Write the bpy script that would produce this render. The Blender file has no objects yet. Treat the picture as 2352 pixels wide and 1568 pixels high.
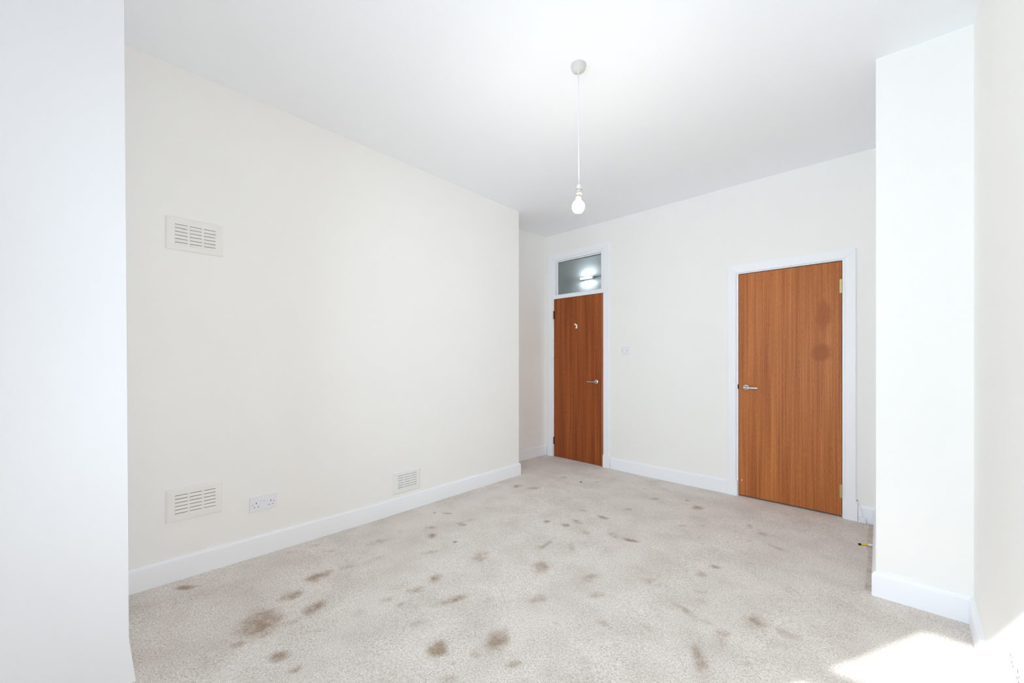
import bpy, bmesh, math, random
import numpy as np
from mathutils import Vector, Matrix

random.seed(7)
S = bpy.context.scene
COL = S.collection

# ------------------------------------------------------------------ camera
cam_data = bpy.data.cameras.new('camera')
cam = bpy.data.objects.new('camera', cam_data)
COL.objects.link(cam)
cam.location = (0.0, 0.0, 1.2)
cam.rotation_euler = (math.radians(90), 0, math.radians(43.2121))
cam_data.sensor_width = 36.0
cam_data.lens = 920.9161 / 2352 * 36.0
cam_data.shift_y = (827.99 - 784.0) / 2352
cam_data.clip_start = 0.02
S.camera = cam

# ------------------------------------------------------------------ daylight
world = bpy.data.worlds.new('sky')
S.world = world
world.use_nodes = True
bg = world.node_tree.nodes['Background']
bg.inputs['Color'].default_value = (0.71, 0.845, 1.0, 1)
bg.inputs['Strength'].default_value = 6.4

sun_data = bpy.data.lights.new('sun', 'SUN')
sun_data.energy = 7.2
sun_data.angle = math.radians(0.6)
sun_data.color = (1.0, 0.99, 0.98)
sun = bpy.data.objects.new('sun', sun_data)
COL.objects.link(sun)
sun.rotation_euler = Vector((0.497, 1.0, -0.621)).to_track_quat('-Z', 'Y').to_euler()
sun.location = (-3, -6, 5)

portal_data = bpy.data.lights.new('window_portal', 'AREA')
portal_data.shape = 'RECTANGLE'
portal_data.size = 2.2
portal_data.size_y = 1.8
portal_data.cycles.is_portal = True
portal = bpy.data.objects.new('window_portal', portal_data)
COL.objects.link(portal)
portal.location = (-0.85, -1.0, 1.3)
portal.rotation_euler = (math.radians(90), 0, 0)      # shines towards +Y, into the room

S.view_settings.view_transform = 'Standard'
S.view_settings.look = 'None'
S.view_settings.exposure = 0.20
S.view_settings.gamma = 1.0
S.view_settings.use_curve_mapping = False
try:
    S.cycles.max_bounces = 16
    S.cycles.diffuse_bounces = 12
    S.cycles.transparent_max_bounces = 12
    S.cycles.sample_clamp_indirect = 30.0
    S.cycles.use_denoising = True
except Exception:
    pass

# ------------------------------------------------------------------ plan of the room (metres)
def XL(y): return -2.836 - 0.0088 * (y - 3)         # chimney-breast side of the left wall
def XA(y): return -3.204 - 0.0088 * (y - 3)         # recess beyond it
def XR(y): return 0.2851 + 0.0216 * (y - 2.7)       # right wall
def XP(y): return -0.0477 - 0.0128 * (y - 2.77)     # side of the projecting breast on the right
def YB(x): return 4.0032 - 0.0128 * x               # back wall
def YP(x): return 2.8152 + 0.0136 * x               # front of the projecting breast
YR = 3.1242                                         # where the left breast ends
BACK_ANG = math.atan(-0.0128)
PILE_X = XP(2.8)

class TPS:
    """gentle unevenness of an old floor or ceiling, through measured heights"""
    def __init__(s, pts):
        p = np.array(pts, float); s.xy = p[:, :2]; n = len(p)
        d = np.linalg.norm(s.xy[:, None] - s.xy[None], axis=2)
        K = d + np.eye(n) * -0.02
        A = np.zeros((n + 1, n + 1)); A[:n, :n] = K; A[:n, n] = 1; A[n, :n] = 1
        b = np.zeros(n + 1); b[:n] = p[:, 2]
        s.w = np.linalg.solve(A, b)
    def __call__(s, x, y):
        q = np.stack([np.atleast_1d(np.asarray(x, float)).ravel(), np.atleast_1d(np.asarray(y, float)).ravel()], 1)
        d = np.linalg.norm(q[:, None] - s.xy[None], axis=2)
        r = d @ s.w[:-1] + s.w[-1]
        return r if len(r) > 1 else float(r[0])

fz = TPS([(-2.80, .15, .016), (-2.80, .65, .010), (-2.81, 1.41, 0), (-2.815, 2.4, .002), (-2.82, 3.13, 0),
          (-3.2, 3.58, .006), (-3.19, 4.03, .0), (-2.27, 4.01, -.006), (-1.77, 4.01, -.011), (-1.07, 4.0, -.010),
          (-.1, 3.99, -.012), (-.06, 2.8, -.018), (.27, 2.81, -.019), (.26, 2.35, -.030), (-1.4, 2.2, -.004),
          (-1.5, .3, 0), (.25, .5, -.02), (-1, -.8, 0)])
cz = TPS([(-2.81, .14, 2.793), (-2.82, .84, 2.791), (-2.83, 2.05, 2.780), (-2.837, 3.13, 2.764), (-3.21, 3.55, 2.766),
          (-3.21, 4.04, 2.783), (-1.97, 4.03, 2.773), (-.97, 4.016, 2.779), (-.08, 4.0, 2.774), (-.05, 2.815, 2.766),
          (.287, 2.81, 2.762), (.283, 2.59, 2.735), (.25, 0, 2.74), (-1.2, 1.8, 2.777), (-1.5, -.8, 2.77)])

# ------------------------------------------------------------------ materials
def nodes_of(name):
    m = bpy.data.materials.new(name)
    m.use_nodes = True
    nt = m.node_tree
    return m, nt, nt.nodes['Principled BSDF']

def N(nt, kind, **kw):
    n = nt.nodes.new(kind)
    for k, v in kw.items():
        if k in n.inputs: n.inputs[k].default_value = v
        else: setattr(n, k, v)
    return n

def ramp(nt, stops):
    r = nt.nodes.new('ShaderNodeValToRGB')
    e = r.color_ramp.elements
    while len(e) < len(stops): e.new(0.5)
    for i, (p, c) in enumerate(stops):
        e[i].position = p
        e[i].color = (*c, 1)
    return r

def paint(name, col, rough=0.6, vary=0.02, bump=0.0, scale=120, spec=0.3):
    m, nt, b = nodes_of(name)
    tc = N(nt, 'ShaderNodeTexCoord')
    no = N(nt, 'ShaderNodeTexNoise', Scale=2.3, Detail=4.0)
    nt.links.new(tc.outputs['Object'], no.inputs['Vector'])
    lo = tuple(c * (1 - vary) for c in col)
    hi = tuple(min(1, c * (1 + vary)) for c in col)
    r = ramp(nt, [(0.3, lo), (0.7, hi)])
    nt.links.new(no.outputs['Fac'], r.inputs['Fac'])
    nt.links.new(r.outputs['Color'], b.inputs['Base Color'])
    b.inputs['Roughness'].default_value = rough
    b.inputs['Specular IOR Level'].default_value = spec
    if bump:
        n2 = N(nt, 'ShaderNodeTexNoise', Scale=scale, Detail=3.0)
        nt.links.new(tc.outputs['Object'], n2.inputs['Vector'])
        bp = N(nt, 'ShaderNodeBump', Strength=0.25, Distance=bump)
        nt.links.new(n2.outputs['Fac'], bp.inputs['Height'])
        nt.links.new(bp.outputs['Normal'], b.inputs['Normal'])
    return m

def metal(name, col, rough=0.3):
    m, nt, b = nodes_of(name)
    tc = N(nt, 'ShaderNodeTexCoord')
    no = N(nt, 'ShaderNodeTexNoise', Scale=180.0, Detail=2.0)
    nt.links.new(tc.outputs['Object'], no.inputs['Vector'])
    r = ramp(nt, [(0.3, tuple(c * .9 for c in col)), (0.7, col)])
    nt.links.new(no.outputs['Fac'], r.inputs['Fac'])
    nt.links.new(r.outputs['Color'], b.inputs['Base Color'])
    b.inputs['Metallic'].default_value = 1.0
    b.inputs['Roughness'].default_value = rough
    return m

def wood(name, dark, mid, light, stripe=1.0, blotches=(), seed=0.0, rough=0.38):
    """vertical sapele-like ribbon veneer; x across the leaf, z up"""
    m, nt, b = nodes_of(name)
    L = nt.links.new
    tc = N(nt, 'ShaderNodeTexCoord')
    off = N(nt, 'ShaderNodeVectorMath', operation='ADD')
    off.inputs[1].default_value = (seed, 0, seed * .7)
    L(tc.outputs['Object'], off.inputs[0])
    def stretched(sx, sz, scale, detail, dist=0.0):
        mp = N(nt, 'ShaderNodeMapping'); mp.inputs['Scale'].default_value = (sx, 1, sz)
        L(off.outputs[0], mp.inputs['Vector'])
        n = N(nt, 'ShaderNodeTexNoise', Scale=scale, Detail=detail, Distortion=dist)
        L(mp.outputs[0], n.inputs['Vector'])
        return n.outputs['Fac']
    broad = stretched(9, .35, 1.6, 2.0)
    fine = stretched(44, .5, 2.0, 3.0, .4)
    pore = stretched(260, 14, 2.0, 2.0)
    def mix(a, b_, f):
        n = N(nt, 'ShaderNodeMix', data_type='FLOAT'); n.inputs['Factor'].default_value = f
        L(a, n.inputs['A']); L(b_, n.inputs['B']); return n.outputs['Result']
    v = mix(broad, fine, 0.45 * stripe)
    v = mix(v, pore, 0.34)
    r = ramp(nt, [(0.36, dark), (0.5, mid), (0.64, light)])
    L(v, r.inputs['Fac'])
    col = r.outputs['Color']
    sep = N(nt, 'ShaderNodeSeparateXYZ'); L(tc.outputs['Object'], sep.inputs[0])
    for (bx, bz, rx, rz, c, amt) in blotches:
        ln = None
        nz = N(nt, 'ShaderNodeTexNoise', Scale=18.0, Detail=3.0); L(tc.outputs['Object'], nz.inputs['Vector'])
        def sub(o, c0, s):
            a = N(nt, 'ShaderNodeMath', operation='SUBTRACT'); L(o, a.inputs[0]); a.inputs[1].default_value = c0
            d = N(nt, 'ShaderNodeMath', operation='DIVIDE'); L(a.outputs[0], d.inputs[0]); d.inputs[1].default_value = s
            p = N(nt, 'ShaderNodeMath', operation='MULTIPLY'); L(d.outputs[0], p.inputs[0]); L(d.outputs[0], p.inputs[1])
            return p.outputs[0]
        ad = N(nt, 'ShaderNodeMath', operation='ADD'); L(sub(sep.outputs['X'], bx, rx), ad.inputs[0]); L(sub(sep.outputs['Z'], bz, rz), ad.inputs[1])
        a2 = N(nt, 'ShaderNodeMath', operation='MULTIPLY_ADD'); L(nz.outputs['Fac'], a2.inputs[0]); a2.inputs[1].default_value = 1.6; L(ad.outputs[0], a2.inputs[2])
        mr = N(nt, 'ShaderNodeMapRange'); L(a2.outputs[0], mr.inputs['Value'])
        mr.inputs['From Min'].default_value = 1.9; mr.inputs['From Max'].default_value = 1.2
        mr.inputs['To Min'].default_value = 0.0; mr.inputs['To Max'].default_value = amt
        mx = N(nt, 'ShaderNodeMix', data_type='RGBA')
        L(mr.outputs[0], mx.inputs['Factor']); L(col, mx.inputs['A']); mx.inputs['B'].default_value = (*c, 1)
        col = mx.outputs['Result']
    L(col, b.inputs['Base Color'])
    b.inputs['Roughness'].default_value = rough
    b.inputs['Specular IOR Level'].default_value = 0.25
    bp = N(nt, 'ShaderNodeBump', Strength=0.15, Distance=0.001)
    L(pore, bp.inputs['Height']); L(bp.outputs['Normal'], b.inputs['Normal'])
    return m

def carpet_mat():
    m, nt, b = nodes_of('twist_pile_carpet')
    L = nt.links.new
    tc = N(nt, 'ShaderNodeTexCoord')
    tuft = N(nt, 'ShaderNodeTexVoronoi', Scale=210.0)
    L(tc.outputs['Object'], tuft.inputs['Vector'])
    g = N(nt, 'ShaderNodeTexNoise', Scale=300.0, Detail=3.0, Roughness=.6)
    L(tc.outputs['Object'], g.inputs['Vector'])
    g2 = N(nt, 'ShaderNodeTexNoise', Scale=130.0, Detail=2.0)
    L(tc.outputs['Object'], g2.inputs['Vector'])
    mx = N(nt, 'ShaderNodeMix', data_type='FLOAT'); mx.inputs['Factor'].default_value = .35
    L(g.outputs['Fac'], mx.inputs['A']); L(g2.outputs['Fac'], mx.inputs['B'])
    r = ramp(nt, [(0.34, (.43, .365, .31)), (0.47, (.71, .65, .60)), (0.62, (.90, .865, .83))])
    L(mx.outputs['Result'], r.inputs['Fac'])
    # brushed marks left in the pile (attribute holds where they lie)
    at = N(nt, 'ShaderNodeAttribute', attribute_name='pile_mark')
    w1 = N(nt, 'ShaderNodeTexNoise', Scale=15.0, Detail=7.0, Roughness=.7)
    L(tc.outputs['Object'], w1.inputs['Vector'])
    ma = N(nt, 'ShaderNodeMath', operation='MULTIPLY_ADD'); L(w1.outputs['Fac'], ma.inputs[0]); ma.inputs[1].default_value = 3.0; ma.inputs[2].default_value = -.5
    sm = N(nt, 'ShaderNodeMath', operation='MULTIPLY'); L(at.outputs['Fac'], sm.inputs[0]); L(ma.outputs[0], sm.inputs[1])
    mr = N(nt, 'ShaderNodeMapRange', interpolation_type='SMOOTHSTEP'); L(sm.outputs[0], mr.inputs['Value'])
    mr.inputs['From Min'].default_value = .12; mr.inputs['From Max'].default_value = 1.05
    mr.inputs['To Min'].default_value = 0; mr.inputs['To Max'].default_value = MARK_AMT
    mul = N(nt, 'ShaderNodeMix', data_type='RGBA', blend_type='MULTIPLY')
    L(mr.outputs[0], mul.inputs['Factor']); L(r.outputs['Color'], mul.inputs['A']); mul.inputs['B'].default_value = (.52, .42, .33, 1)
    w2 = N(nt, 'ShaderNodeTexNoise', Scale=4.5, Detail=5.0)
    L(tc.outputs['Object'], w2.inputs['Vector'])
    r2 = ramp(nt, [(.3, (.86, .845, .83)), (.6, (1, 1, 1))])
    L(w2.outputs['Fac'], r2.inputs['Fac'])
    m2 = N(nt, 'ShaderNodeMix', data_type='RGBA', blend_type='MULTIPLY'); m2.inputs['Factor'].default_value = 1
    L(mul.outputs['Result'], m2.inputs['A']); L(r2.outputs['Color'], m2.inputs['B'])
    L(m2.outputs['Result'], b.inputs['Base Color'])
    b.inputs['Roughness'].default_value = 1.0
    b.inputs['Specular IOR Level'].default_value = 0.05
    b.inputs['Sheen Weight'].default_value = 0.15
    bp = N(nt, 'ShaderNodeBump', Strength=0.5, Distance=0.004)
    L(mx.outputs['Result'], bp.inputs['Height'])
    L(bp.outputs['Normal'], b.inputs['Normal'])
    return m

def glass_mat():
    m, nt, b = nodes_of('window_glass')
    L = nt.links.new
    out = nt.nodes['Material Output']
    tr = N(nt, 'ShaderNodeBsdfTransparent'); tr.inputs['Color'].default_value = (.93, .96, .95, 1)
    gl = N(nt, 'ShaderNodeBsdfGlossy'); gl.inputs['Roughness'].default_value = .02
    lw = N(nt, 'ShaderNodeFresnel'); lw.inputs['IOR'].default_value = 1.5
    mx = N(nt, 'ShaderNodeMixShader')
    L(lw.outputs[0], mx.inputs[0]); L(tr.outputs[0], mx.inputs[1]); L(gl.outputs[0], mx.inputs[2])
    L(mx.outputs[0], out.inputs['Surface'])
    nt.nodes.remove(b)
    return m

def glow(name, col, strength):
    m, nt, b = nodes_of(name)
    b.inputs['Base Color'].default_value = (.9, .88, .84, 1)
    b.inputs['Emission Color'].default_value = (*col, 1)
    b.inputs['Emission Strength'].default_value = strength
    b.inputs['Roughness'].default_value = .4
    return m

MARK_AMT = 0.95
M = {
    'wall': paint('cream_wall_paint', (.922, .915, .893), .7, .006, .0006, 160),
    'ceiling': paint('white_ceiling_paint', (.925, .945, .975), .8, .006, .0006, 120),
    'trim': paint('white_gloss_trim', (.93, .945, .98), .35, .006, 0, spec=.4),
    'grille': paint('cream_painted_grille', (.885, .875, .845), .5, .01),
    'grille_white': paint('white_painted_grille', (.86, .86, .84), .5, .01),
    'void': paint('dark_duct', (.44, .435, .41), .9, .06),
    'plastic': paint('white_plastic', (.86, .86, .90), .3, .005, spec=.5),
    'rocker': paint('bright_white_plastic', (.90, .90, .93), .25, .005, spec=.5),
    'pin': paint('dark_recess', (.03, .03, .035), .6, .1),
    'screw': metal('screw_steel', (.42, .42, .43), .4),
    'steel': metal('satin_steel', (.66, .65, .63), .25),
    'brass': metal('worn_brass', (.66, .58, .30), .38),
    'bronze': metal('tarnished_hinge', (.13, .10, .07), .5),
    'cable': paint('white_cable', (.84, .84, .86), .5, .01),
    'old_plastic': paint('aged_white_plastic', (.62, .615, .60), .45, .02, spec=.4),
    'holder': paint('lampholder_plastic', (.84, .84, .84), .4, .01),
    'gap': paint('dark_gap_shade', (.10, .095, .09), .7, .05),  # near-black tone standing in for shade in the lampholder gaps
    'skirt': paint('warm_lampholder_ring', (.74, .68, .58), .5, .02),
    'cap': metal('bulb_cap_metal', (.72, .60, .46), .4),
    'bulb': glow('lit_bulb_glass', (1.0, .94, .82), 175.0),
    'tube': glow('lit_fluorescent_tube', (.80, .90, 1.0), 70.0),
    'paper': paint('torn_white_paper', (.90, .88, .86), .8, .02),
    'black': paint('black_plastic', (.02, .02, .02), .4, .1),
    'yellow': paint('yellow_plastic', (.78, .62, .04), .4, .03),
    'white': paint('white_enamel', (.87, .86, .87), .4, .01),
    'hall': paint('grey_hall_wall', (.84, .845, .84), .8, .05, .001, 60),
    'hall_floor': paint('dark_hall_floor', (.12, .11, .10), .9, .05),
    'debris': paint('brown_fleck', (.10, .06, .035), .8, .1),
    'carpet': carpet_mat(),
    'glass': glass_mat(),
    'wood_far': wood('dark_sapele_veneer', (.165, .036, .010), (.315, .080, .020), (.46, .138, .034), 1.0, (), 3.1),
    'wood_near': wood('light_sapele_veneer', (.30, .080, .022), (.46, .150, .040), (.60, .225, .066), 1.35,
((.605, 1.56, .055, .13, (.36, .105, .024), .8), (.59, 1.265, .075, .075, (.34, .10, .022), .8)), 11.7, .42),
    'lipping': wood('red_lipping', (.30, .085, .03), (.46, .15, .065), (.58, .22, .10), .6, (), 5.5),
}

# ------------------------------------------------------------------ mesh helpers
def link(name, verts, faces, mat, parent=None, smooth=False, loc=None, rot=None):
    me = bpy.data.meshes.new(name)
    me.from_pydata([tuple(v) for v in verts], [], faces)
    bm = bmesh.new(); bm.from_mesh(me)
    bmesh.ops.recalc_face_normals(bm, faces=bm.faces)
    bm.to_mesh(me); bm.free()
    if smooth:
        for p in me.polygons: p.use_smooth = True
    me.materials.append(mat)
    o = bpy.data.objects.new(name, me)
    COL.objects.link(o)
    if parent: o.parent = parent
    if loc is not None: o.location = loc
    if rot is not None: o.rotation_euler = rot
    return o

def add_box(V, F, x0, x1, y0, y1, z0, z1):
    b = len(V)
    V += [(x0, y0, z0), (x1, y0, z0), (x1, y1, z0), (x0, y1, z0), (x0, y0, z1), (x1, y0, z1), (x1, y1, z1), (x0, y1, z1)]
    F += [tuple(b + i for i in f) for f in ((0, 3, 2, 1), (4, 5, 6, 7), (0, 1, 5, 4), (1, 2, 6, 5), (2, 3, 7, 6), (3, 0, 4, 7))]

def box(name, x0, x1, y0, y1, z0, z1, mat, parent=None, bevel=0.0, segs=2, loc=None, rot=None, smooth=False):
    V, F = [], []
    add_box(V, F, x0, x1, y0, y1, z0, z1)
    o = link(name, V, F, mat, parent, smooth, loc, rot)
    if bevel:
        bm = bmesh.new(); bm.from_mesh(o.data)
        bmesh.ops.bevel(bm, geom=list(bm.edges), offset=bevel, segments=segs, affect='EDGES', profile=.6)
        bm.to_mesh(o.data); bm.free()
    return o

def boxes(name, lst, mat, parent=None, **kw):
    V, F = [], []
    for a in lst: add_box(V, F, *a)
    return link(name, V, F, mat, parent, **kw)

def prism(name, poly, z0, z1, mat, top=None, parent=None):
    n = len(poly); top = top or poly
    V = [(x, y, z0) for x, y in poly] + [(x, y, z1) for x, y in top]
    F = [tuple(range(n))[::-1], tuple(range(n, 2 * n))] + [(i, (i + 1) % n, n + (i + 1) % n, n + i) for i in range(n)]
    return link(name, V, F, mat, parent)

def lathe(name, prof, mat, parent=None, n=32, axis='z', loc=None, rot=None, smooth=True):
    """prof: (radius, height) pairs"""
    V, F = [], []
    for r, h in prof:
        for i in range(n):
            a = 2 * math.pi * i / n
            c, s = r * math.cos(a), r * math.sin(a)
            V.append((c, s, h) if axis == 'z' else ((c, -h, s) if axis == 'y' else (h, c, s)))
    for k in range(len(prof) - 1):
        for i in range(n):
            j = (i + 1) % n
            F.append((k * n + i, k * n + j, (k + 1) * n + j, (k + 1) * n + i))
    F.append(tuple(range(n))); F.append(tuple(range((len(prof) - 1) * n, len(prof) * n)))
    return link(name, V, F, mat, parent, smooth, loc, rot)

def tube(name, pts, r, mat, parent=None, n=10):
    pts = [Vector(p) for p in pts]
    V, F = [], []
    for k, p in enumerate(pts):
        t = (pts[min(k + 1, len(pts) - 1)] - pts[max(k - 1, 0)]).normalized()
        u = t.orthogonal().normalized() if k == 0 else (u - t * u.dot(t)).normalized()
        w = t.cross(u)
        for i in range(n):
            a = 2 * math.pi * i / n
            V.append(p + u * (r * math.cos(a)) + w * (r * math.sin(a)))
    for k in range(len(pts) - 1):
        for i in range(n):
            j = (i + 1) % n
            F.append((k * n + i, k * n + j, (k + 1) * n + j, (k + 1) * n + i))
    F.append(tuple(range(n))); F.append(tuple(range((len(pts) - 1) * n, len(pts) * n)))
    return link(name, V, F, mat, parent, True)

def holed_slab(name, xs, zs, holes, y0, y1, mat, parent=None, loc=None, rot=None):
    """a slab in the xz plane with rectangular holes; only outer faces are made"""
    xs = sorted(set([round(x, 5) for x in xs] + [round(v, 5) for h in holes for v in h[:2]]))
    zs = sorted(set([round(z, 5) for z in zs] + [round(v, 5) for h in holes for v in h[2:]]))
    nx, nz = len(xs) - 1, len(zs) - 1
    def solid(i, k):
        if not (0 <= i < nx and 0 <= k < nz): return False
        cx, czz = (xs[i] + xs[i + 1]) / 2, (zs[k] + zs[k + 1]) / 2
        return not any(a < cx < b and c < czz < d for a, b, c, d in holes)
    idx, V, F = {}, [], []
    def v(i, k, s):
        key = (i, k, s)
        if key not in idx:
            idx[key] = len(V); V.append((xs[i], y1 if s else y0, zs[k]))
        return idx[key]
    for i in range(nx):
        for k in range(nz):
            if not solid(i, k): continue
            F.append((v(i, k, 0), v(i + 1, k, 0), v(i + 1, k + 1, 0), v(i, k + 1, 0)))
            F.append((v(i, k, 1), v(i, k + 1, 1), v(i + 1, k + 1, 1), v(i + 1, k, 1)))
            if not solid(i - 1, k): F.append((v(i, k, 0), v(i, k + 1, 0), v(i, k + 1, 1), v(i, k, 1)))
            if not solid(i + 1, k): F.append((v(i + 1, k, 0), v(i + 1, k, 1), v(i + 1, k + 1, 1), v(i + 1, k + 1, 0)))
            if not solid(i, k - 1): F.append((v(i, k, 0), v(i, k, 1), v(i + 1, k, 1), v(i + 1, k, 0)))
            if not solid(i, k + 1): F.append((v(i, k + 1, 0), v(i + 1, k + 1, 0), v(i + 1, k + 1, 1), v(i, k + 1, 1)))
    return link(name, V, F, mat, parent, False, loc, rot)

def disc_plate(name, pts, y0, y1, mat, parent=None):
    """an outline in the xz plane given thickness"""
    n = len(pts)
    V = [(x, y0, z) for x, z in pts] + [(x, y1, z) for x, z in pts]
    F = [tuple(range(n)), tuple(range(n, 2 * n))[::-1]] + [(i, (i + 1) % n, n + (i + 1) % n, n + i) for i in range(n)]
    return link(name, V, F, mat, parent)

def empty(name, loc, rz=0.0):
    o = bpy.data.objects.new(name, None)
    o.empty_display_size = .1
    COL.objects.link(o)
    o.location = loc; o.rotation_euler = (0, 0, rz)
    return o

def tag(o, label=None, cat=None, group=None, kind=None):
    if label: o['label'] = label
    if cat: o['category'] = cat
    if group: o['group'] = group
    if kind: o['kind'] = kind
    return o

def structure(o, label, cat):
    return tag(o, label, cat, kind='structure')

def copy_part(src, parent, loc=None):
    c = src.copy(); COL.objects.link(c); c.parent = parent
    if loc is not None: c.location = loc
    return c

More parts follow.
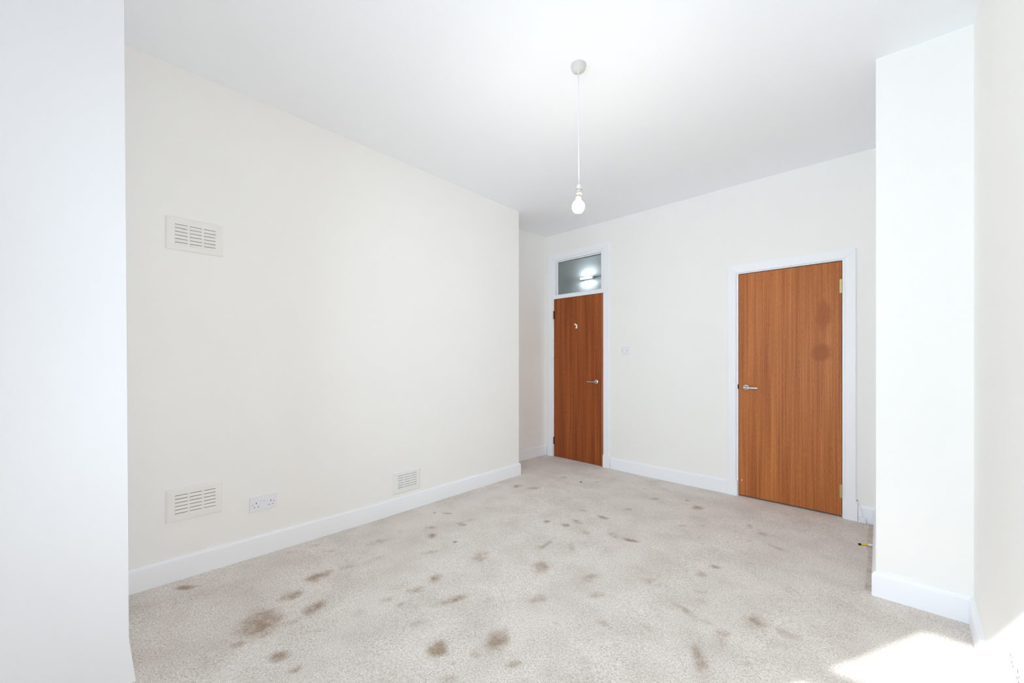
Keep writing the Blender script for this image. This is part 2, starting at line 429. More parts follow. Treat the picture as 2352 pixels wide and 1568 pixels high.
PILE_MARKS = [
    (-2.686,0.36,0.023,0.03,0.028,-0.003,1.0), (-2.658,0.405,0.031,0.033,0.012,-0.002,0.6), (-2.31,0.881,0.002,0.062,0.047,-0.01,0.9),
    (-2.217,0.719,0.003,0.051,0.039,-0.006,0.9), (-2.03,0.761,-0.003,0.048,0.046,-0.007,0.9), (-2.081,0.548,-0.007,0.077,0.095,-0.006,1.0),
    (-1.994,0.644,-0.003,0.063,0.027,-0.003,0.5), (-1.805,0.538,0.007,0.031,0.032,-0.004,0.95), (-1.681,0.558,0.008,0.032,0.02,-0.003,0.6),
    (-1.99,0.458,0.015,0.043,0.025,-0.003,0.6), (-1.902,1.144,0.025,0.079,0.054,-0.023,0.35), (-1.81,1.184,0.015,0.043,0.032,-0.015,0.7),
    (-1.824,1.317,0.008,0.05,0.038,-0.018,0.7), (-1.839,1.031,0.011,0.033,0.027,-0.011,0.5), (-1.755,1.068,-0.005,0.024,0.017,-0.003,0.7),
    (-1.601,1.263,0.023,0.08,0.024,-0.013,0.8), (-1.38,1.0,0.027,0.025,0.036,-0.026,0.85), (-1.575,1.038,0.004,0.04,0.03,-0.01,0.45),
    (-2.467,1.318,0.022,0.07,0.038,-0.016,0.6), (-2.287,1.626,0.014,0.032,0.037,-0.022,0.8), (-2.399,1.706,0.024,0.034,0.022,-0.014,0.6),
    (-2.295,1.894,0.024,0.022,0.021,-0.017,0.7), (-2.098,1.681,0.013,0.012,0.015,-0.012,0.8), (-2.286,1.046,0.016,0.044,0.028,-0.01,0.45),
    (-2.262,1.199,0.011,0.095,0.033,-0.012,0.35), (-2.092,1.488,0.026,0.069,0.024,-0.014,0.5), (-2.715,0.876,0.023,0.043,0.022,-0.006,0.5),
    (-2.56,1.048,0.025,0.035,0.016,-0.006,0.5), (-2.698,1.029,0.019,0.047,0.022,-0.007,0.4), (-2.432,0.589,-0.029,0.033,0.022,0.001,0.5),
    (-2.51,0.48,0.074,0.042,0.037,-0.01,0.25), (-2.493,0.392,0.021,0.043,0.022,-0.002,0.3), (-1.845,0.887,-0.006,0.041,0.048,-0.008,0.35),
    (-1.724,0.776,0.006,0.028,0.031,-0.007,0.3), (-1.848,0.705,0.028,0.057,0.017,-0.005,0.4), (-2.297,0.237,0.023,0.022,0.074,-0.008,0.25),
    (-2.507,1.519,0.015,0.014,0.017,-0.011,0.5), (-2.527,1.95,0.034,0.032,0.02,-0.015,0.6), (-2.616,1.888,0.01,0.01,0.015,-0.011,0.7),
    (-2.596,2.827,0.029,0.048,0.032,-0.033,0.8), (-2.441,2.895,0.039,0.05,0.026,-0.03,0.7), (-2.44,3.376,0.028,0.027,0.02,-0.027,0.7),
    (-2.116,3.485,0.025,0.023,0.013,-0.022,0.6), (-2.281,1.89,0.025,0.024,0.021,-0.017,0.8), (-2.302,1.981,0.022,0.055,0.029,-0.021,0.5),
    (-1.866,2.366,0.017,0.024,0.018,-0.022,0.8), (-1.722,2.406,0.026,0.015,0.017,-0.026,0.8), (-1.701,2.521,0.053,0.006,0.017,-0.031,0.7),
    (-1.6,2.731,0.043,0.003,0.013,-0.028,0.8), (-1.54,2.4,0.027,0.009,0.014,-0.025,0.6), (-1.39,2.499,0.042,-0.003,0.013,-0.034,0.7),
    (-1.27,2.511,0.057,0.02,0.009,-0.022,0.8), (-1.255,2.429,0.023,0.021,0.008,-0.015,0.5), (-1.547,3.025,0.025,0.023,0.014,-0.027,0.6),
    (-1.792,2.737,0.033,0.031,0.016,-0.024,0.5), (-1.147,3.458,0.034,0.032,0.018,-0.054,0.8), (-1.27,3.571,0.018,0.017,0.009,-0.024,0.6),
    (-1.495,3.412,0.03,0.028,0.012,-0.028,0.6), (-1.675,3.615,0.016,0.015,0.007,-0.016,0.5), (-1.526,3.732,0.032,0.03,0.011,-0.028,0.45),
    (-1.101,2.999,0.031,0.018,0.007,-0.021,0.6), (-0.99,3.104,0.03,0.028,0.008,-0.025,0.4), (-0.742,3.336,0.021,0.005,0.008,-0.047,0.75),
    (-0.649,3.258,0.032,0.008,0.006,-0.045,0.6), (-0.54,3.083,0.073,-0.028,0.001,-0.023,0.6), (-0.944,2.885,0.017,0.016,0.008,-0.025,0.4),
    (-0.677,3.068,0.023,0.022,0.007,-0.033,0.4), (-1.49,2.154,0.009,0.027,0.051,-0.057,0.5), (-1.635,2.073,-0.014,0.115,0.019,-0.013,0.6),
    (-1.645,2.008,0.022,0.021,0.02,-0.024,0.5), (-1.828,1.665,0.016,0.053,0.048,-0.034,0.7), (-1.479,1.822,0.025,0.047,0.044,-0.046,0.75),
    (-1.209,1.921,0.026,0.062,0.03,-0.036,0.55), (-1.254,2.033,0.024,0.023,0.046,-0.075,0.3), (-0.746,2.54,0.032,0.012,0.005,-0.025,0.7),
    (-0.774,2.397,0.031,0.012,0.01,-0.04,0.6), (-0.963,2.125,0.037,0.025,0.014,-0.034,0.5), (-0.722,2.219,0.031,0.021,0.005,-0.019,0.6),
    (-0.681,2.137,0.042,0.039,0.016,-0.051,0.3), (-0.611,2.722,0.044,0.027,0.006,-0.031,0.35), (-0.448,2.775,0.029,0.018,0.003,-0.021,0.4),
    (-0.38,2.559,0.032,-0.011,-0.0,-0.049,0.55), (-1.291,1.576,0.039,0.05,0.027,-0.03,0.55), (-1.098,1.809,0.022,0.037,0.02,-0.027,0.55),
    (-1.136,1.667,0.024,0.022,0.016,-0.023,0.4), (-1.479,1.399,0.021,0.02,0.018,-0.017,0.4), (-0.725,2.0,0.077,-0.02,0.002,-0.023,0.6),
    (-0.457,2.143,0.054,0.002,0.003,-0.059,0.65), (-0.333,2.151,0.059,0.007,0.001,-0.049,0.5), (-0.535,1.927,0.036,-0.015,-0.002,-0.064,0.6),
    (-0.607,1.984,0.027,-0.007,0.001,-0.022,0.4), (-0.816,1.751,0.059,-0.008,0.003,-0.019,0.4), (-0.958,1.635,0.036,0.012,0.011,-0.029,0.5),
    (-0.968,1.479,0.029,0.021,0.012,-0.021,0.45), (-0.876,1.364,0.025,0.023,0.033,-0.051,0.4), (-0.558,1.704,0.018,0.031,0.054,-0.101,0.65),
    (-0.499,1.652,0.012,0.024,0.019,-0.031,0.4), (-1.229,1.218,0.001,0.07,0.056,-0.02,0.85), (-1.242,1.105,0.02,0.019,0.028,-0.025,0.6),
    (-1.371,1.014,0.023,0.022,0.045,-0.033,0.9), (-1.084,1.169,0.024,0.029,0.016,-0.015,0.6), (-1.268,1.002,0.017,0.01,0.01,-0.01,0.5),
    (-1.214,0.942,0.015,0.039,0.026,-0.011,0.5), (-1.008,1.129,0.031,0.029,0.011,-0.012,0.35), (-1.117,1.486,0.016,0.015,0.011,-0.015,0.35),
    (-0.423,1.824,0.031,0.005,0.001,-0.02,0.35), (-1.953,2.625,0.02,0.019,0.015,-0.02,0.4), (-0.662,1.97,0.045,0.013,0.006,-0.031,0.3),
]

# ------------------------------------------------------------------ floor and ceiling
def grid(name, x0, x1, y0, y1, step, zf, mat):
    nx, ny = int(round((x1 - x0) / step)), int(round((y1 - y0) / step))
    gx, gy = np.meshgrid(np.linspace(x0, x1, nx + 1), np.linspace(y0, y1, ny + 1))
    z = zf(gx.ravel(), gy.ravel())
    V = np.stack([gx.ravel(), gy.ravel(), z], 1)
    i = np.arange((nx + 1) * (ny + 1)).reshape(ny + 1, nx + 1)
    F = np.stack([i[:-1, :-1].ravel(), i[:-1, 1:].ravel(), i[1:, 1:].ravel(), i[1:, :-1].ravel()], 1)
    me = bpy.data.meshes.new(name)
    me.vertices.add(len(V)); me.vertices.foreach_set('co', V.astype('f4').ravel())
    me.loops.add(F.size); me.loops.foreach_set('vertex_index', F.astype('i4').ravel())
    me.polygons.add(len(F)); me.polygons.foreach_set('loop_start', np.arange(0, F.size, 4, dtype='i4'))
    me.update(calc_edges=True)
    me.polygons.foreach_set('use_smooth', np.ones(len(F), dtype=bool))
    me.materials.append(mat)
    o = bpy.data.objects.new(name, me); COL.objects.link(o)
    return o, V

def mark_field(x, y):
    f = np.zeros_like(x)
    for (cx, cy, ax, ay, bx, by, st) in PILE_MARKS:
        det = ax * by - ay * bx
        if abs(det) < 1e-7: continue
        dx, dy = x - cx, y - cy
        u = (dx * by - dy * bx) / det
        v = (dy * ax - dx * ay) / det
        q = u * u + v * v
        f = np.maximum(f, st * np.exp(-(q / 1.5) ** 1.1))
    # darker strip where the carpet is tucked in beside the breast on the right
    strip = ((x > XP(y) - .016 - .030) & (y > 2.84)).astype(float) * .5
    return np.maximum(f, strip)

def carpet_height(x, y):
    return fz(x, y) - 0.002 * np.clip(mark_field(x, y), 0, 1)

floor_o, FV = grid('floor', -3.30, 0.36, -0.80, 4.12, 0.0125, carpet_height, M['carpet'])
att = floor_o.data.attributes.new('pile_mark', 'FLOAT', 'POINT')
att.data.foreach_set('value', mark_field(FV[:, 0], FV[:, 1]).astype('f4'))
structure(floor_o, 'beige twist pile carpet with darker trodden marks covering the room', 'carpet')

ceil_o, _ = grid('ceiling', -3.60, 0.60, -0.90, 4.08, 0.06, cz, M['ceiling'])
structure(ceil_o, 'plain white plaster ceiling above the whole room', 'ceiling')

# ------------------------------------------------------------------ walls
ZB, ZT = -0.06, 2.92
structure(prism('wall_left', [(XL(.0), .0), (XL(YR), YR), (-3.75, YR), (-3.75, .0)], ZB, ZT, M['wall']),
          'long cream wall with three vent grilles and a double socket', 'wall')
structure(prism('wall_left_rear', [(XA(YR), YR), (XA(4.10), 4.10), (-3.75, 4.10), (-3.75, YR)], ZB, ZT, M['wall']),
          'narrow cream wall set back in the recess beside the door with a fanlight', 'wall')
structure(prism('wall_right', [(XR(-.95), -.95), (.65, -.95), (.65, 4.10), (XR(4.1), 4.1)], ZB, ZT, M['wall']),
          'cream wall beside the camera, its lower half in sunlight', 'wall')
structure(prism('wall_breast', [(XP(YP(-.05)), YP(-.05)), (XR(2.82) + .02, YP(.3)), (XR(4.0) + .02, 4.02), (XP(4.02), 4.02)], ZB, ZT, M['wall']),
          'square cream breast projecting between the wide door and the sunlit wall', 'wall')
structure(prism('wall_front', [(-2.043, .1116), (-3.75, .1116), (-3.75, -.95), (-2.043, -.95)], ZB, ZT, M['trim'],
                top=[(-2.059, .096), (-3.75, .096), (-3.75, -.95), (-2.059, -.95)]),
          'bright white reveal of the window bay close to the camera', 'wall')
D1X, D2X = -3.071, -0.980                                   # hinge-side / latch-side edges of the two door leaves
structure(holed_slab('wall_back', [-3.75, .6], [ZB, ZT], [(-3.092, -2.350, -.2, 2.472), (-1.000, -.245, -.2, 1.990)], 0, .12,
                     M['wall'], None, (0, YB(0), 0), (0, 0, BACK_ANG)),
          'cream wall with the two brown doors', 'wall')
WY = -0.75                                                  # inner face of the window wall
structure(holed_slab('wall_window', [-2.10, .65], [ZB, ZT], [(-1.70, .12, .45, 2.23)], WY - .18, WY, M['trim']),
          'white wall holding the big window behind the camera', 'wall')

# window_2 behind the camera, the source of the daylight
w2 = structure(empty('window_2', (0, WY - .10, 0)), 'large white framed sash window behind the camera', 'window')
boxes('window_frame', [(-1.70, -1.612, -.035, .035, .45, 2.23), (.03, .12, -.035, .035, .45, 2.23), (-.83, -.75, -.035, .035, .53, 1.754),
                       (-1.612, .03, -.035, .035, 2.135, 2.23), (-1.612, .03, -.035, .035, .45, .53),
                       (-1.612, .03, -.03, .03, 1.690, 1.742), (-.83, -.75, -.03, .03, 1.742, 2.135)], M['trim'], w2)
for a in ((-1.612, -.83, .53, 1.69), (-.75, .03, .53, 1.69), (-1.612, -.83, 1.742, 2.135), (-.75, .03, 1.742, 2.135)):
    V = [(a[0], 0, a[2]), (a[1], 0, a[2]), (a[1], 0, a[3]), (a[0], 0, a[3])]
    link('pane', V, [(0, 1, 2, 3)], M['glass'], w2)

# ------------------------------------------------------------------ hallway behind the doors
HY0, HY1 = 4.18, 5.30
structure(boxes('wall_hall', [(-4.9, .7, HY1, HY1 + .1, -.06, 3.0), (-4.9, -4.75, 3.9, HY1, -.06, 3.0), (.55, .7, 4.17, HY1, -.06, 3.0),
                              (-4.9, -3.6, 4.10, 4.18, -.06, 3.0)], M['hall']),
          'dim grey hallway wall seen through the fanlight', 'wall')
structure(boxes('floor_hall', [(-4.9, .7, 4.10, HY1, -.08, -.03)], M['hall_floor']), 'dark hallway floor beyond the doors', 'floor')
structure(boxes('ceiling_hall', [(-4.9, .7, 4.10, HY1, 2.90, 2.98)], M['hall']), 'grey hallway ceiling beyond the fanlight', 'ceiling')

# ------------------------------------------------------------------ skirting boards
PROFILE = [(0, -.008), (.0165, -.008), (.0165, .101), (.0150, .1025), (.0150, .1045), (.0165, .106), (.0150, .113), (.0105, .119), (.0085, .1245), (0, .1245)]
def skirting(name, pts, label, prof=PROFILE, ends=(None, None)):
    # subdivide, keep mitred corners; the room is on the right-hand side of the path
    P, corner = [], []
    for i in range(len(pts) - 1):
        a, b = Vector(pts[i]), Vector(pts[i + 1])
        n = max(1, int((b - a).length / .12))
        for k in range(n):
            P.append(a.lerp(b, k / n))
    P.append(Vector(pts[-1]))
    V, F = [], []
    m = len(prof)
    for i, p in enumerate(P):
        d0 = (P[i] - P[i - 1]).normalized() if i else None
        d1 = (P[i + 1] - P[i]).normalized() if i < len(P) - 1 else None
        d0 = d0 or d1; d1 = d1 or d0
        n0, n1 = Vector((d0.y, -d0.x)), Vector((d1.y, -d1.x))
        nn = (n0 + n1); nn = nn / nn.length_squared * 2
        for d, z in prof:
            q = p + nn * d
            V.append((q.x, q.y, z + fz(q.x, q.y)))
    for i in range(len(P) - 1):
        for k in range(m):
            l = (k + 1) % m
            F.append((i * m + k, (i + 1) * m + k, (i + 1) * m + l, i * m + l))
    F.append(tuple(range(m))); F.append(tuple(range((len(P) - 1) * m, len(P) * m)))
    return structure(link(name, V, F, M['trim']), label, 'skirting')

skirting('baseboard_left', [(XL(.112), .112), (XL(YR), YR), (XA(YR), YR)], 'white skirting along the long wall with the grilles')
skirting('baseboard_left_rear', [(XA(YR + .0165), YR + .0165), (XA(4.04), YB(-3.2)), (-3.180, YB(-3.18))], 'short white skirting in the recess beside the fanlight door')
skirting('baseboard_back', [(-2.265, YB(-2.265)), (-1.074, YB(-1.074))], 'white skirting between the two doors')
skirting('baseboard_back', [(-.167, YB(-.167)), (XP(4), YB(-.06))], 'short white skirting behind the white plug')
skirting('baseboard_right', [(XP(3.985), 3.985), (XP(YP(-.05)), YP(-.05)), (XR(2.82), YP(.288)), (XR(WY), WY)],
         'white skirting wrapping the projecting breast and the sunlit wall')
skirting('baseboard_front', [(-2.0435, .108), (XL(.1), .108)], 'white tapered skirting of the window wall by the white reveal',
         prof=[(0, -.02), (.022, -.02), (.020, .01), (.004, .150), (0, .152)])

# ------------------------------------------------------------------ doors
def lever_handle(root, x, z, side):
    rose = lathe('handle', [(.0265, 0), (.0265, .006), (.024, .0085), (.012, .0090), (.0105, .012), (.0105, .040)], M['steel'], root, 36, 'y', (x, 0, z))
    rose['label'] = 'satin steel lever handle'
    V, F = [], []
    box('lever', -.012, .098, -.058, -.040, -.0065, .0065, M['steel'], rose, .004, 3, rot=(0, 0, 0) if side > 0 else (0, 0, 0))
    if side < 0:
        rose.children[0].scale = (-1, 1, 1)
    return rose

def hinge(root, x, z0, z1, mat, leaf_dir):
    n = 5; h = (z1 - z0) / n
    prof = []
    for k in range(n):
        prof += [(.0045, z0 + k * h + .0004), (.0062, z0 + k * h + .0012), (.0062, z0 + (k + 1) * h - .0012), (.0045, z0 + (k + 1) * h - .0004)]
    hg = lathe('hinge', prof, mat, root, 14, 'z', (x, -.004, 0), smooth=False)
    box('hinge_leaf', min(0, leaf_dir) , max(0, leaf_dir), .001, .004, z0, z1, mat, hg)
    return hg

def door(name, x0, w, h, top, wood_mat, label, light_top=None):
    root = structure(empty(name, (x0, YB(x0), 0), BACK_ANG), label, 'door')
    g = .004
    # lining with stop
    lo = 2.472 if light_top else 1.990
    parts = [(-.021, -g, 0.0, .12, -.01, lo), (w + g, w + .021, 0.0, .12, -.01, lo), (-g, w + g, 0.0, .12, top + g if not light_top else 2.447, lo),
             (-g, .012, .047, .075, -.01, top), (w - .012, w + g, .047, .075, -.01, top), (.012, w - .012, .047, .075, top - .012, top)]
    if light_top:
        parts += [(-g, w + g, 0.0, .12, top + g, 2.020), (-g, .022, .0, .12, 2.020, 2.447), (w - .022, w + g, .0, .12, 2.020, 2.447)]
    boxes('door_frame', parts, M['trim'], root)
    # architrave, three mitred lengths
    at = 2.535 if light_top else 2.053
    ai, aw = .0195, .066
    ol, orr = -ai - aw, w + ai + aw
    it = at - aw
    def arch(pts):
        # pts: outline in xz, bevelled front edge
        n = len(pts); cx = sum(p[0] for p in pts) / n; czz = sum(p[1] for p in pts) / n
        V = [(x, 0, z) for x, z in pts] + [(x, -.012, z) for x, z in pts]
        def inset(x, z, d=.003):
            dx, dz = cx - x, czz - z
            return (x + math.copysign(min(d, abs(dx)), dx), z + math.copysign(min(d, abs(dz)), dz)) if True else 0
        V += [(inset(x, z)[0], -.0155, inset(x, z, .0005)[1]) for x, z in pts]
        F = [tuple(range(n))] + [(i, (i + 1) % n, n + (i + 1) % n, n + i) for i in range(n)] + \
            [(n + i, n + (i + 1) % n, 2 * n + (i + 1) % n, 2 * n + i) for i in range(n)] + [tuple(range(2 * n, 3 * n))]
        return link('architrave', V, F, M['trim'], root)
    arch([(ol, .118), (-ai, .118), (-ai, it), (ol, at)])
    arch([(w + ai, .118), (orr, .118), (orr, at), (w + ai, it)])
    V = [(ol, 0, at), (-ai, 0, it), (w + ai, 0, it), (orr, 0, at)]
    V2 = [(x, -.0155, z) for x, y, z in V]
    link('architrave', V + V2, [(0, 1, 2, 3), (7, 6, 5, 4), (0, 4, 5, 1), (1, 5, 6, 2), (2, 6, 7, 3), (3, 7, 4, 0)], M['trim'], root)
    for a, b in ((ol - .008, -.0085), (w + .0085, orr + .010)):
        fl = fz(x0 + (a + b) / 2, YB(x0) - .02)
        box('plinth_block', a, b, -.0205, .004, fl - .006, .130, M['trim'], root, .0015, 1)
    leaf = box('door_leaf', 0, w, .001, .045, .002, h, wood_mat, root, .0012, 1)
    return root, leaf

d1, leaf1 = door('door_1', D1X, .700, 1.967, 1.969, M['wood_far'],
                 'narrow dark brown door with a glazed fanlight above', True)
leaf1.data.materials.append(M['lipping'])
box('lipping', .683, .6975, -.0006, .0020, .004, 1.965, M['lipping'], d1)
lever_handle(d1, .616, .957, -1)
hinge(d1, -.0015, 1.722, 1.825, M['bronze'], .012)
hinge(d1, -.0015, .150, .243, M['bronze'], .012)
scrap = disc_plate('torn_label', [(.312, 1.647), (.327, 1.645), (.331, 1.636), (.350, 1.635), (.3515, 1.588), (.330, 1.586), (.323, 1.590),
                                  (.322, 1.597), (.333, 1.600), (.334, 1.620), (.320, 1.627), (.311, 1.634), (.308, 1.641)], -.0012, .0012, M['paper'], d1)
scrap['label'] = 'torn scrap of white paper stuck to the door'

d2, leaf2 = door('door_2', D2X, .715, 1.970, 1.972, M['wood_near'],
                 'wide orange brown door with brass hinges beside the projecting breast')
lever_handle(d2, .060, .962, 1)
h1 = hinge(d2, .7135, 1.723, 1.831, M['brass'], -.010); h1['label'] = 'worn brass hinge'
h2 = hinge(d2, .7135, .140, .243, M['brass'], -.010); h2['label'] = 'worn brass hinge'
k = box('latch_keep', -.0095, -.001, -.0012, .004, .948, .986, M['black'], d2); k['label'] = 'dark latch keep in the frame'
box('paint_chip', .0215, .0275, -.0004, .0015, .128, .141, M['paper'], d2, .0004, 1)

# fanlight over the narrow door
w1 = structure(empty('window_1', (D1X, YB(D1X), 0), BACK_ANG), 'small fanlight pane over the narrow dark door', 'window')
boxes('glazing_bead', [(.022, .032, .034, .046, 2.020, 2.447), (.668, .678, .034, .046, 2.020, 2.447), (.032, .668, .034, .046, 2.437, 2.447),
                       (.032, .668, .034, .046, 2.020, 2.028)], M['trim'], w1)
boxes('pane', [(.028, .672, .047, .051, 2.022, 2.445)], M['glass'], w1)

# short fluorescent lamp on the hallway wall
lamp = tag(empty('hall_lamp', (-3.365, HY1, 2.46), 0), 'short lit fluorescent lamp on the grey wall beyond the fanlight', 'lamp')
box('lamp_body', -.105, .105, -.058, 0, -.012, .016, M['white'], lamp, .003, 1)
lathe('lamp_tube', [(.004, -.095), (.010, -.092), (.010, .092), (.004, .095)], M['tube'], lamp, 16, 'x', (0, -.075, 0))
tube('lamp_cable', [(.105, -.012, .002), (.16, -.008, .010), (.34, -.008, .012), (.9, -.008, .014)], .004, M['black'], lamp, 8)

# ------------------------------------------------------------------ vent grilles
def grille(label, s, z, w, h, mat, cols, top, pitch):
    root = tag(empty('vent_grille', (XL(s), s, z), math.radians(90.504)), label, 'vent', 'vent grilles on the long wall')
    th = .010
    SL = .0031                                              # open slit above each hooded louvre
    holes = [(a - w / 2, b - w / 2, h / 2 - top - r * pitch - SL, h / 2 - top - r * pitch) for a, b in cols for r in range(6)]
    face = holed_slab('face_plate', [-w / 2 + .011, w / 2 - .011], [-h / 2 + .011, h / 2 - .011], holes, -th, -th + .003, mat, root)
    # sloping rim
    rings = [(0, 0.0), (.001, -.006), (.004, -.0085), (.011, -th)]
    V, F = [], []
    for d, y in rings:
        V += [(-w / 2 + d, y, -h / 2 + d), (w / 2 - d, y, -h / 2 + d), (w / 2 - d, y, h / 2 - d), (-w / 2 + d, y, h / 2 - d)]
    for r in range(len(rings) - 1):
        for i in range(4):
            j = (i + 1) % 4
            F.append((r * 4 + i, r * 4 + j, (r + 1) * 4 + j, (r + 1) * 4 + i))
    link('rim', V, F, mat, root)
    box('duct', -w / 2 + .02, w / 2 - .02, -.0020, -.0008, -h / 2 + .02, h / 2 - .02, M['void'], root)
    first = None
    for a, b, c, d in holes:
        lw = b - a
        if first is None:
            x0, x1, zt, zb = -lw / 2, lw / 2, -SL / 2, -SL / 2 - .0115
            first = link('louvre', [(x0, -th, zt), (x1, -th, zt), (x1, -th - .0004, zt), (x0, -th - .0004, zt),
                                    (x0, -th, zb), (x1, -th, zb), (x1 - .001, -th - .0024, zb + .0004), (x0 + .001, -th - .0024, zb + .0004)],
                         [(0, 1, 2, 3), (4, 7, 6, 5), (3, 2, 6, 7), (0, 4, 5, 1), (0, 3, 7, 4), (1, 5, 6, 2)], mat, root, loc=((a + b) / 2, 0, (c + d) / 2))
        else:
            copy_part(first, root, ((a + b) / 2, 0, (c + d) / 2))
    return root
C1 = ((.037, .091), (.1005, .154), (.163, .2165))
grille('cream slotted vent grille, the one high up on the wall', .4195, 1.888, .252, .178, M['grille'], C1, .0385, .0193)
grille('cream slotted vent grille low down beside the double socket', .4185, .4175, .250, .178, M['grille'], C1, .035, .0193)
grille('white slotted vent grille just above the skirting, towards the door', 1.767, .2375, .252, .175, M['grille_white'], ((.044, .093), (.103, .156), (.164, .217)), .034, .0188)

# ------------------------------------------------------------------ sockets and wall plate
def socket(loc, rz, label, name='double_socket'):
    root = tag(empty(name, loc, rz), label, 'socket')
    w, h = .147, .086
    box('plate', -w / 2, w / 2, -.0095, 0, -h / 2, h / 2, M['plastic'], root, .0022, 2)
    def P(u, v): return (-w / 2 + u * w, h / 2 - v * h)
    for u in (.423, .555):
        x, z = P(u, .30)
        r = box('rocker_switch', -.0055, .0055, -.0030, .0010, -.0085, .0085, M['rocker'], root, .0010, 1, (x, -.0095, z), (math.radians(9), 0, 0))
    def hole(nm, u, v, sx, sz, mt):
        x, z = P(u, v)
        box(nm, x - sx, x + sx, -.0099, -.0090, z - sz, z + sz, mt, root)
    for c in (.232, .768):
        hole('earth_slot', c - .008, .41, .0019, .0045, M['pin'])
        hole('pin_slot', c - .072, .68, .0034, .0016, M['pin'])
        hole('pin_slot', c + .072, .68, .0034, .0016, M['pin'])
    for u in (.10, .885):
        x, z = P(u, .49)
        lathe('screw', [(.0030, 0), (.0030, .0006), (.0024, .0012)], M['screw'], root, 14, 'y', (x, -.0092, z))
    return root
socket((XL(.7535), .7535, .323), math.radians(90.504), 'white double socket with two rockers on the long cream wall')
socket((XR(1.766), 1.766, .352), math.radians(-91.238), 'white double socket on the sunlit wall close to the camera')

sw = tag(empty('light_switch', (-2.092, YB(-2.092), 1.309), BACK_ANG), 'square white switch plate between the two doors', 'switch')
box('plate', -.0445, .0445, -.0095, 0, -.0445, .0445, M['plastic'], sw, .0022, 2)
box('rocker_switch', -.0115, .0115, -.0030, .001, -.017, .017, M['rocker'], sw, .001, 1, (0, -.0095, 0), (math.radians(6), 0, 0))
for x in (-.0302, .0302):
    lathe('screw', [(.0034, 0), (.0034, .0006), (.0026, .0012)], M['pin'], sw, 14, 'y', (x, -.0092, 0))

# ------------------------------------------------------------------ pendant lamp
PX, PY = -1.2069, 1.8024
PZ = cz(PX, PY)
pend = tag(empty('pendant_lamp', (PX, PY, PZ), 0), 'bare lit bulb hanging on a white cord from the ceiling rose', 'lamp')
def Z(z): return z - PZ
lathe('ceiling_rose', [(.0405, .004), (.0405, -.006), (.0390, -.009), (.0375, -.020), (.0330, -.029), (.0230, -.035), (.0110, -.0375), (.0085, -.044), (.0055, -.047)],
      M['old_plastic'], pend, 40)
# tiny sideways drift of the hanging cord
tube('cord', [(0, 0, -.040), (.0006, .0004, -.20), (.0012, .001, -.42), (.0024, .0016, Z(2.136))], .0028, M['cable'], pend, 10)
bx, by = .0024, .0016
hold = lathe('lamp_holder', [(.004, Z(2.140)), (.0085, Z(2.138)), (.0115, Z(2.131)), (.0125, Z(2.118)), (.0140, Z(2.1150)), (.0145, Z(2.1135)), (.0125, Z(2.1128)), (.0125, Z(2.1110))],
             M['holder'], pend, 28, 'z', (bx, by, 0))
lathe('lamp_holder_skirt', [(.0118, Z(2.1118)), (.0135, Z(2.1100)), (.0135, Z(2.0925)), (.0145, Z(2.0905)), (.0145, Z(2.0880)), (.0110, Z(2.0890))], M['skirt'], hold, 28)
lathe('shadow_gap_ring', [(.0125, Z(2.1132)), (.0148, Z(2.1128)), (.0148, Z(2.1106)), (.0125, Z(2.1100))], M['gap'], hold, 28)  # added dark ring, paints the shadow gap between holder cap and skirt
lathe('mouth_shade_ring', [(.0100, Z(2.0905)), (.0138, Z(2.0886)), (.0138, Z(2.0876)), (.0100, Z(2.0874))], M['gap'], hold, 28)  # added dark ring, paints the shade under the skirt opening
bulb = lathe('bulb', [(.0125, Z(2.0570)), (.0150, Z(2.0520)), (.0215, Z(2.0478)), (.0280, Z(2.0410)), (.0318, Z(2.0310)), (.0326, Z(2.0205)), (.0312, Z(2.0090)),
                      (.0262, Z(1.9980)), (.0180, Z(1.9915)), (.0080, Z(1.9888)), (.0010, Z(1.9884))], M['bulb'], pend, 36, 'z', (bx - .0028, by - .002, 0))
lathe('bulb_neck', [(.0095, Z(2.0765)), (.0128, Z(2.0735)), (.0140, Z(2.0660)), (.0150, Z(2.0530)), (.0120, Z(2.0520))], M['holder'], bulb, 28)
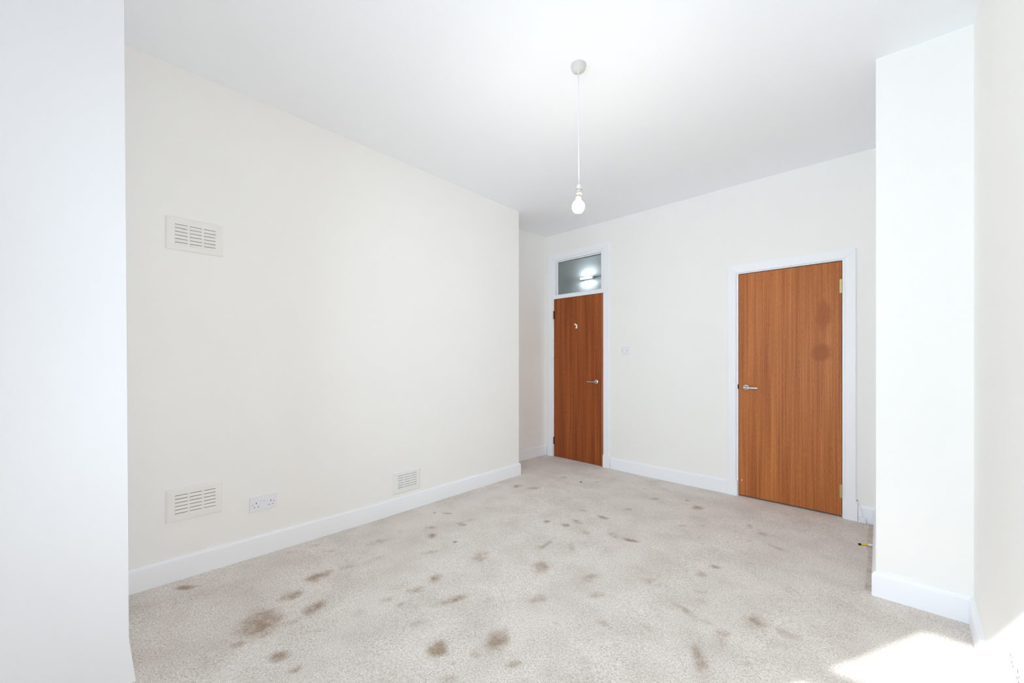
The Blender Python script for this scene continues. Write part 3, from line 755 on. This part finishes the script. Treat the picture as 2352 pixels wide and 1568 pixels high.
lathe('bulb_cap', [(.0098, Z(2.0960)), (.0108, Z(2.0890)), (.0108, Z(2.0830)), (.0100, Z(2.0820)), (.0108, Z(2.0805)), (.0108, Z(2.0750)), (.009, Z(2.0745))], M['cap'], bulb, 24)

# ------------------------------------------------------------------ plug with its cable, pen, fleck
px, py = -.1435, YB(-.14) - .0165
pz = fz(px, py - .02)
plug = tag(empty('plug', (px, py, pz), BACK_ANG), 'white plug on a thin cable resting against the skirting beside the wide door', 'plug')
pts = [(-.0225, .002), (.0225, .002), (.0235, .008), (.0195, .034), (.0150, .041), (-.0150, .043), (-.0210, .039), (-.0240, .010)]
body = disc_plate('plug_body', pts, -.030, -.001, M['white'], plug)
bm = bmesh.new(); bm.from_mesh(body.data)
bmesh.ops.bevel(bm, geom=list(bm.edges), offset=.004, segments=2, affect='EDGES', profile=.6)
bm.to_mesh(body.data); bm.free()
tube('cable', [(-.0290, .0165, .1520), (-.0285, .012, .1535), (-.0265, .006, .1500), (-.0200, -.004, .1350), (-.0110, -.010, .110), (-.0040, -.013, .080), (-.0005, -.015, .055), (0, -.015, .038)],
     .0021, M['cable'], plug, 8)
lathe('cable_hole', [(.0045, 0), (.0045, .0015)], M['pin'], plug, 14, 'y', (-.0290, .0165, .1530))

a = Vector((-.146, 3.487)); dirv = Vector((.876, .482)).normalized()
pen = tag(empty('pen', (a.x, a.y, fz(a.x, a.y) + .0065), math.atan2(dirv.y, dirv.x)), 'small yellow pen with a black tip and white end on the carpet', 'pen')
lathe('pen_tip', [(.0040, 0), (.0062, .002), (.0064, .012), (.0060, .014)], M['black'], pen, 16, 'x')
lathe('pen_barrel', [(.0055, .013), (.0060, .014), (.0060, .052), (.0055, .053)], M['yellow'], pen, 16, 'x')
lathe('pen_end', [(.0055, .052), (.0066, .055), (.0066, .078), (.0045, .084), (.001, .085)], M['white'], pen, 16, 'x')
fx, fy = -2.2215, 3.367
fleck = tube('carpet_fleck', [(fx - .012, fy - .004, fz(fx, fy) + .003), (fx, fy + .001, fz(fx, fy) + .005), (fx + .010, fy - .006, fz(fx, fy) + .003)], .003, M['debris'], None, 7)
tag(fleck, 'tiny dark brown fleck lying on the carpet near the recess', 'debris')
